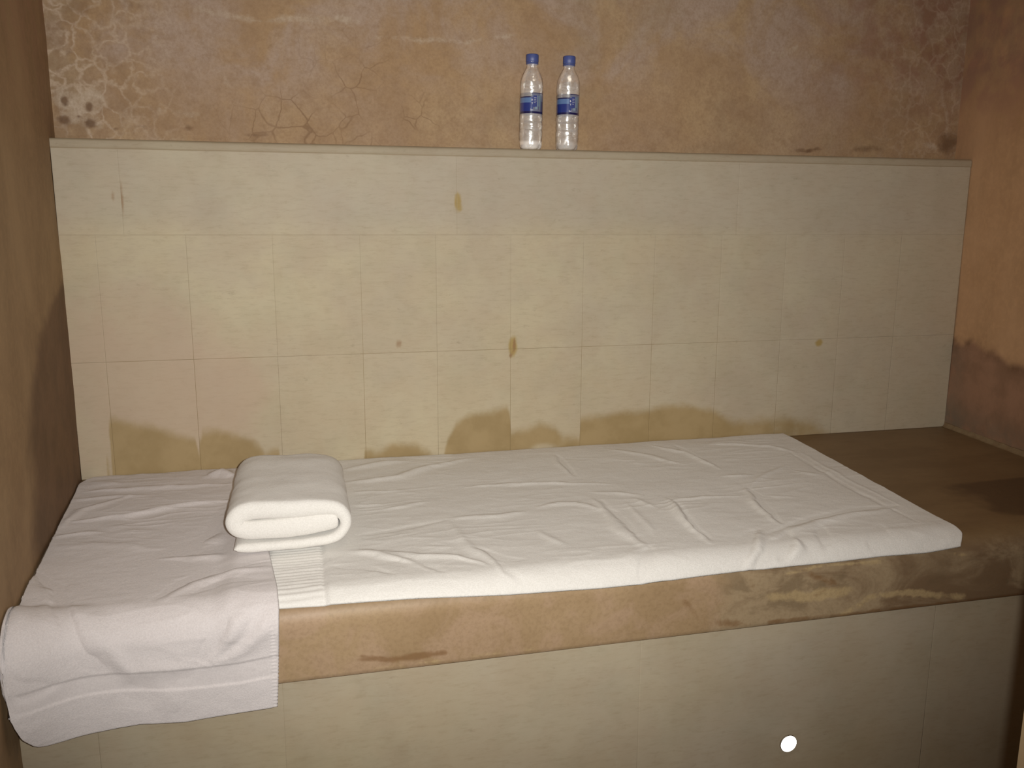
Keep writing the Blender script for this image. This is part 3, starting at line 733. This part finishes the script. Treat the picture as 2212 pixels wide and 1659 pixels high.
def extraB(x, v):
    a = np.interp(x, [q[0] for q in bl1], [q[1] for q in bl1]); b = np.interp(x, [q[0] for q in bl2], [q[1] for q in bl2])
    band = sst(v, a - .002, a + .002) * (1 - sst(v, b - .002, b + .002))
    h = -0.0014 * band
    # the strip of this towel that lies on the other one
    h = h + 0.0075 * sst(x, -0.16, -0.125) * (v < FLAT + 0.10)* sst(-v, -FLAT-.1, -FLAT-.04)
    hang = sst(v, FLAT + 0.02, FLAT + 0.09)
    # slack belly: hangs forward by the left wall
    left = np.exp(-((x - xl(YF)) / 0.07) ** 2)
    h = h + sst(v, FLAT - 0.02, FLAT + 0.07) * left * 0.058 * (1 - 0.5 * sst(v, FLAT + 0.15, FLAT + 0.26)) + hang * 0.004
    # small scalloped stitches of the side hem
    h = h + np.exp(-((x - BXR) / .004) ** 2) * hang * 0.0012 * np.sin(v * 2 * math.pi / 0.006)
    return h
def ribB(x, v):
    a = np.interp(x, [q[0] for q in bl1], [q[1] for q in bl1]); b = np.interp(x, [q[0] for q in bl2], [q[1] for q in bl2])
    return sst(v, a - .002, a + .002) * (1 - sst(v, b - .002, b + .002))
nu, nv = 240, 470
P, A, X, W, H = cloth('hanging_towel', terry2, xsB, endB, startB, nu, nv, 0.0065, ridgesB, extraB, rib_fn=ribB)
tb = finish_cloth('hanging_towel', P, A, nu, nv, terry2, 0.0042)
tag(tb, 'white towel at the left end hanging down over the front of the bench', 'towel')

# --- folded and rolled towel
def rolled():
    # centre line of the thick folded layer in (x,z), drawn as seen from the front
    S = 0.001
    H0 = 0.0
    raw = [(8, 9), (60, 9), (120, 9), (178, 10), (202, 15), (216, 27), (222, 44), (217, 62), (203, 76), (180, 84), (150, 86), (110, 86), (70, 85), (40, 82), (20, 73), (10, 58), (11, 40), (21, 28), (36, 25)]
    def smooth(pts, n):
        pts = [Vector((a, b)) for a, b in pts]; out = []
        for i in range(len(pts) - 1):
            p0 = pts[max(i - 1, 0)]; p1 = pts[i]; p2 = pts[i + 1]; p3 = pts[min(i + 2, len(pts) - 1)]
            for k in range(n):
                t = k / n
                out.append(0.5 * ((2 * p1) + (-p0 + p2) * t + (2 * p0 - 5 * p1 + 4 * p2 - p3) * t * t + (-p0 + 3 * p1 - 3 * p2 + p3) * t ** 3))
        out.append(pts[-1]); return out
    return raw, smooth
raw, smooth = rolled()
roll_loc = ((-0.139 + 0.078) / 2, 1.665, ZT + 0.012)
X0 = -0.140; Z0 = ZT + 0.0175; YA0, YA1 = 1.503, 1.835
def ribbon(name, pts, thick, mat, parent, y0=YA0, y1=YA1, nn=6, seed=0.0, xshift=0.0):
    """a thick soft layer swept along a profile line (x,z in mm) and running from y0 to y1, edges rounded"""
    c = smooth(pts, nn); c = [p / 1000 for p in c]
    n = len(c); L = 36
    def sec(k, ry):   # superellipse-like section across thickness and depth
        pass
    ys = []
    r = min(0.012, (thick if not callable(thick) else thick(0.5)) * 0.5)
    V = []
    # section loop: list of (tn in -1..1, y)
    loop = []
    m_ = 8; K = 40
    for k in range(m_ + 1):           # front rounded cap
        a = -math.pi / 2 + math.pi * k / m_
        loop.append((math.sin(a), ('f', math.cos(a))))
    for k in range(1, K): loop.append((1.0, ('s', k / K)))
    for k in range(m_ + 1):
        a = math.pi / 2 - math.pi * k / m_
        loop.append((math.sin(a), ('b', math.cos(a))))
    for k in range(K - 1, 0, -1): loop.append((-1.0, ('s', k / K)))
    Lp = len(loop)
    for i in range(n):
        t = c[min(i + 1, n - 1)] - c[max(i - 1, 0)]; t.normalize(); nrm = Vector((-t.y, t.x))
        th = thick(i / (n - 1)) if callable(thick) else thick
        endf = min(1.0, min(i, n - 1 - i) / 3.0); endf = math.sqrt(max(0.0, 1 - (1 - endf) ** 2)); endf = 0.25 + 0.75 * endf
        for tn, (kd, q) in loop:
            if kd == 'f': y = y0 + 0.006 - 0.006 * q * 1.6
            elif kd == 'b': y = y1 - 0.006 + 0.006 * q * 1.6
            else: y = y0 + 0.006 + (y1 - y0 - 0.012) * q
            px = X0 + xshift + c[i].x; pz = Z0 + c[i].y
            wb_ = noise.fractal(Vector((px * 10 + seed, y * 9, pz * 12)), 1, 2, 3) * 0.003
            hh = th / 2 * endf * tn + wb_ * (1 if abs(tn) > 0.5 else 0.4)
            yy = y + (noise.noise(Vector((px * 14 + seed, pz * 14, 2.2))) * 0.004 if kd != 's' else 0)
            drop = -0.006 * sst(np.array(yy), YA1 - 0.08, YA1 + 0.01) * (pz - Z0) / 0.09
            V.append((px + nrm.x * hh, yy, pz + nrm.y * hh + float(drop)))
    Fc = []
    for i in range(n - 1):
        for k in range(Lp):
            Fc.append((i * Lp + k, i * Lp + (k + 1) % Lp, (i + 1) * Lp + (k + 1) % Lp, (i + 1) * Lp + k))
    Fc.append(tuple(range(Lp))); Fc.append(tuple((n - 1) * Lp + k for k in range(Lp)))
    V = np.array(V) - np.array(roll_loc)
    o = mesh_obj(name, V, Fc, mat, parent, {'rib': np.zeros(len(V))}); fix_normals(o); return o
# one thick folded layer: bottom flap -> round the right end -> over the top -> curls in at the left -> back to the right
line = [(7, 9.5), (60, 9.5), (120, 9.5), (166, 10.5), (188, 18), (201, 36), (199, 56), (184, 70), (150, 74.5), (105, 75), (60, 75), (38, 74), (20, 69), (11, 57.5), (15, 46), (30, 40.5), (60, 41), (100, 41.5), (135, 43), (162, 45), (188, 50)]
def th_line(t): return float(np.interp(t, [0, .24, .33, .42, .6, .68, .74, .85, 1], [.0175, .019, .026, .032, .034, .033, .033, .0375, .034]))
rt = ribbon('rolled_towel', line, th_line, terry, None, seed=1.0)
tag(rt, 'thick white towel folded and rolled up, lying on top of the two spread towels', 'towel')
tag_loc = Vector(roll_loc); rt.location = tag_loc

# ------------------------------------------------------------------ bottles
def mat_pet():
    M = MT('clear_pet', 0.2, 1.0); t = M.t
    M.color((0.95, 0.92, 0.89, 1))
    M.b.inputs['Coat Weight'].default_value = 1.0; M.b.inputs['Coat Roughness'].default_value = 0.13; M.b.inputs['Coat IOR'].default_value = 1.9
    M.bump(M.noise(26, 2, 0.5, 1.2, vec=M.mapped((1, 1, 2.2))), 0.6, 0.004)
    tr_ = t.nodes.new('ShaderNodeBsdfTransparent')
    mx = t.nodes.new('ShaderNodeMixShader')
    lw_ = t.nodes.new('ShaderNodeLayerWeight'); lw_.inputs[0].default_value = 0.5
    M.link(M.mix(M.ramp(lw_.outputs['Facing'], 0.35, 0.95), (0.97, 0.96, 0.95, 1), (0.36, 0.31, 0.28, 1)), tr_.inputs[0])  # tint darkens towards the silhouette, refraction imitated in the colour
    f = M.math('ADD', 0.15, M.math('MULTIPLY', M.ramp(M.noise(16, 3, 0.6, 1.8, vec=M.mapped((1, 1, 2.6))), 0.42, 0.60), 0.26), True)
    f = M.math('MAXIMUM', f, M.attr('base'))  # foot zone coloured opaque white to stand for flash glare in the plastic
    M.link(f, mx.inputs[0]); M.link(tr_.outputs[0], mx.inputs[1]); M.link(M.b.outputs[0], mx.inputs[2])
    out = t.nodes['Material Output']; gl = t.nodes.new('ShaderNodeBsdfGlossy'); gl.inputs['Color'].default_value = (0.30, 0.30, 0.29, 1); gl.inputs['Roughness'].default_value = 0.2
    ad = t.nodes.new('ShaderNodeAddShader'); M.link(mx.outputs[0], ad.inputs[0]); M.link(gl.outputs[0], ad.inputs[1]); M.link(ad.outputs[0], out.inputs[0]); return M.m
def mat_water():
    M = MT('still_water', 0.02, 0.5); t = M.t; M.color((0.9, 0.93, 0.95, 1))
    tr_ = t.nodes.new('ShaderNodeBsdfTransparent'); tr_.inputs[0].default_value = (0.95, 0.96, 0.97, 1)
    mx = t.nodes.new('ShaderNodeMixShader'); mx.inputs[0].default_value = 0.07
    M.link(tr_.outputs[0], mx.inputs[1]); M.link(M.b.outputs[0], mx.inputs[2]); M.link(mx.outputs[0], t.nodes['Material Output'].inputs[0]); return M.m
pet, water = mat_pet(), mat_water()
Mc = MT('blue_cap_plastic', 0.35, 0.5); Mc.color(Mc.mix(Mc.noise(200), srgb(84, 98, 160), srgb(76, 90, 150))); capm = Mc.m
def mat_label():
    M = MT('printed_label', 0.28, 0.5); t = M.t
    A_, Z_ = M.attr('la'), M.attr('lz')     # angle in units of bottle radius (-1..1 towards viewer), height 0..1
    def box(a0, a1, z0, z1):
        f = M.math('MULTIPLY', M.math('GREATER_THAN', A_, a0), M.math('LESS_THAN', A_, a1))
        g_ = M.math('MULTIPLY', M.math('GREATER_THAN', Z_, z0), M.math('LESS_THAN', Z_, z1)); return M.math('MULTIPLY', f, g_)
    col = M.mix(M.noise(90, 3), srgb(120, 128, 158), srgb(136, 142, 162))
    navy = srgb(22, 26, 84); roy = srgb(38, 60, 140); sky = srgb(104, 138, 190); pale = srgb(150, 176, 196)
    for bx, c in (((-1.6, -0.08, .10, .52), roy), ((-1.6, -0.05, .52, .76), sky), ((-1.6, -0.02, .76, .82), navy),
                  ((.12, .45, .30, .86), srgb(70, 84, 152)), ((.52, .70, .34, .86), pale), ((.30, .52, .20, .32), pale), ((.74, .86, .2, .9), srgb(122, 150, 170)), ((.60, .64, .18, .88), roy),
                  ((-.08, .12, .10, .80), srgb(60, 80, 150)), ((.86, 1.6, .1, .6), srgb(96, 92, 120)),
                  ((-2.6, 2.6, 0.0, .10), navy), ((-.02, 2.0, .965, 1.0), navy)):
        col = M.mix(box(*bx), col, c)
    for bx in ((-.03, .04, .60, .70), (.00, .09, .63, .655), (-.03, .09, .50, .525), (.02, .06, .44, .50), (-.10, -.06, .12, .22), (-.04, .00, .12, .19), (.02, .06, .13, .18), (.08, .11, .12, .2),
               (.18, .40, .74, .76), (.18, .38, .66, .68), (.18, .40, .58, .60), (.18, .34, .50, .52)):
        col = M.mix(box(*bx), col, srgb(225, 228, 236))
    M.color(col); M.b.inputs['Coat Weight'].default_value = 1.0; M.b.inputs['Coat Roughness'].default_value = 0.14; M.b.inputs['Coat IOR'].default_value = 1.8
    tr_ = t.nodes.new('ShaderNodeBsdfTransparent'); mx = t.nodes.new('ShaderNodeMixShader')
    clear = box(-1.7, -0.02, .82, 1.1)
    f = M.math('SUBTRACT', 0.97, M.math('MULTIPLY', clear, 0.72)); M.link(f, mx.inputs[0])
    M.link(tr_.outputs[0], mx.inputs[1]); M.link(M.b.outputs[0], mx.inputs[2]); M.link(mx.outputs[0], t.nodes['Material Output'].inputs[0]); return M.m
labm = mat_label()

def bottle_profile(z):
    pts = [(0, .020), (.004, .0262), (.012, .0284), (.030, .0288), (.045, .0286), (.049, .0276), (.053, .0287), (.064, .0287), (.068, .0277), (.072, .0286), (.082, .0286), (.085, .0279), (.134, .0279), (.138, .0287), (.150, .0288),
           (.160, .0281), (.170, .0262), (.180, .0226), (.189, .0178), (.196, .0143), (.200, .0131), (.206, .0130), (.214, .0130)]
    return float(np.interp(z, [p[0] for p in pts], [p[1] for p in pts]))
def shell(zs, inset, n=72, petal=True, crumple=0.0, seed=0, angs=None, close=True):
    V = []; base = []
    for z in zs:
        for k in range(n):
            a = 2 * math.pi * k / n; r = bottle_profile(z) - inset
            if petal and z < 0.024:
                lob = abs(math.cos(a * 2.5)) ** 0.7; r *= 1 - 0.13 * (1 - lob) * (1 - z / 0.024)
            if crumple:
                r += crumple * noise.fractal(Vector((math.cos(a) * 1.6 + seed, math.sin(a) * 1.6, z * 38)), 1, 2, 3) * (0.0 if .080 < z < .139 else 1.0)
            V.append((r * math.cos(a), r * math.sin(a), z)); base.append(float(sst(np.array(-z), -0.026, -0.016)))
    m_ = len(zs); Fc = []
    for i in range(m_ - 1):
        for k in range(n): Fc.append((i * n + k, i * n + (k + 1) % n, (i + 1) * n + (k + 1) % n, (i + 1) * n + k))
    return V, Fc, base
def make_bottle(label, seed, foot_glare):
    root = empty('water_bottle', (0, 0, 0)); tag(root, label, 'bottle', 'water bottles on the ledge')
    n = 72
    zs = [0.0005 + 0.2135 * i / 110 for i in range(111)]
    V, Fc, base = shell(zs, 0, crumple=0.0011, seed=seed)
    # domed petal foot: rings running inward and up
    o0 = len(V)
    for r_, dz in ((0.7, -0.0003), (0.45, 0.003), (0.2, 0.006)):
        for k in range(n):
            a = 2 * math.pi * k / n; lob = abs(math.cos(a * 2.5)) ** 0.7
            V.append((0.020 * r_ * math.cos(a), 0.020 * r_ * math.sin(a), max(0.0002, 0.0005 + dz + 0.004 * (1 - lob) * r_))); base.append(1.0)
    rings = [0, o0, o0 + n, o0 + 2 * n]
    for a_, b_ in zip(rings[:-1], rings[1:]):
        for k in range(n): Fc.append((a_ + (k + 1) % n, a_ + k, b_ + k, b_ + (k + 1) % n))
    Fc.append(tuple(rings[-1] + k for k in range(n - 1, -1, -1)))
    body = mesh_obj('bottle_body', V, Fc, pet, root, {'base': np.array(base) * foot_glare})
    body['label'] = 'clear crinkled plastic body'
    zs = [0.006 + 0.156 * i / 60 for i in range(61)]
    V, Fc, _ = shell(zs, 0.0012, petal=False)
    Fc.append(tuple(range(n - 1, -1, -1))); Fc.append(tuple(60 * n + k for k in range(n)))
    wo = mesh_obj('water', V, Fc, water, root); wo['label'] = 'clear water filling the bottle'
    # label sleeve
    V, Fc, la, lz = [], [], [], []
    nn, mm = 96, 14
    for i in range(mm):
        z = 0.0852 + 0.0486 * i / (mm - 1)
        for k in range(nn):
            a = 2 * math.pi * k / nn; r = 0.02865 + 0.0002 * noise.noise(Vector((math.cos(a) * 3 + seed, math.sin(a) * 3, z * 60)))
            V.append((r * math.cos(a), r * math.sin(a), z)); la.append(math.atan2(math.cos(a), -math.sin(a)) if True else 0); lz.append(i / (mm - 1))
    Fc = [(i * nn + k, i * nn + (k + 1) % nn, (i + 1) * nn + (k + 1) % nn, (i + 1) * nn + k) for i in range(mm - 1) for k in range(nn)]
    lb = mesh_obj('paper_label', V, Fc, labm, root, {'la': np.array(la), 'lz': np.array(lz)}); lb['label'] = 'blue printed label with a navy lower line'
    # cap with grip ribs, and its tamper ring
    V, Fc = [], []; nn = 120
    prof = [(0.0145, .2075), (0.0152, .2085), (0.0152, .2235), (0.0147, .2255), (0.0128, .2265)]
    for i, (r, z) in enumerate(prof):
        for k in range(nn):
            rr = r + (0.00022 * (1 if k % 3 == 0 else -1) if 0 < i < 4 else 0); a = 2 * math.pi * k / nn; V.append((rr * math.cos(a), rr * math.sin(a), z))
    Fc = [(i * nn + k, i * nn + (k + 1) % nn, (i + 1) * nn + (k + 1) % nn, (i + 1) * nn + k) for i in range(len(prof) - 1) for k in range(nn)]
    Fc.append(tuple((len(prof) - 1) * nn + k for k in range(nn))); Fc.append(tuple(range(nn - 1, -1, -1)))
    cp = mesh_obj('cap', V, Fc, capm, root); cp['label'] = 'blue ribbed screw cap'
    V, Fc = lathe([(0.0133, .2030), (0.0150, .2035), (0.0153, .2050), (0.0149, .2066), (0.0133, .2070)], 72)
    rg = mesh_obj('tamper_ring', V, Fc[:-2], capm, cp)
    return root
b1 = make_bottle('left one of the two water bottles, its foot coloured white as flash glare', 1.7, 1.0)
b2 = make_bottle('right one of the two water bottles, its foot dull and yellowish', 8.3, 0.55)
for b_, p, lean, rz in ((b1, (1145.5, 322), math.radians(0.9), -0.22), (b2, (1223.5, 326), math.radians(1.0), -0.10)):
    q = on_y(p, YB + 0.036)
    b_.location = (q[0], YB + 0.036, ZL + 0.001); b_.rotation_euler = (0, lean, 0)
    b_.rotation_euler = Matrix.Rotation(lean, 3, 'Y').to_euler() if False else (0, lean, rz)
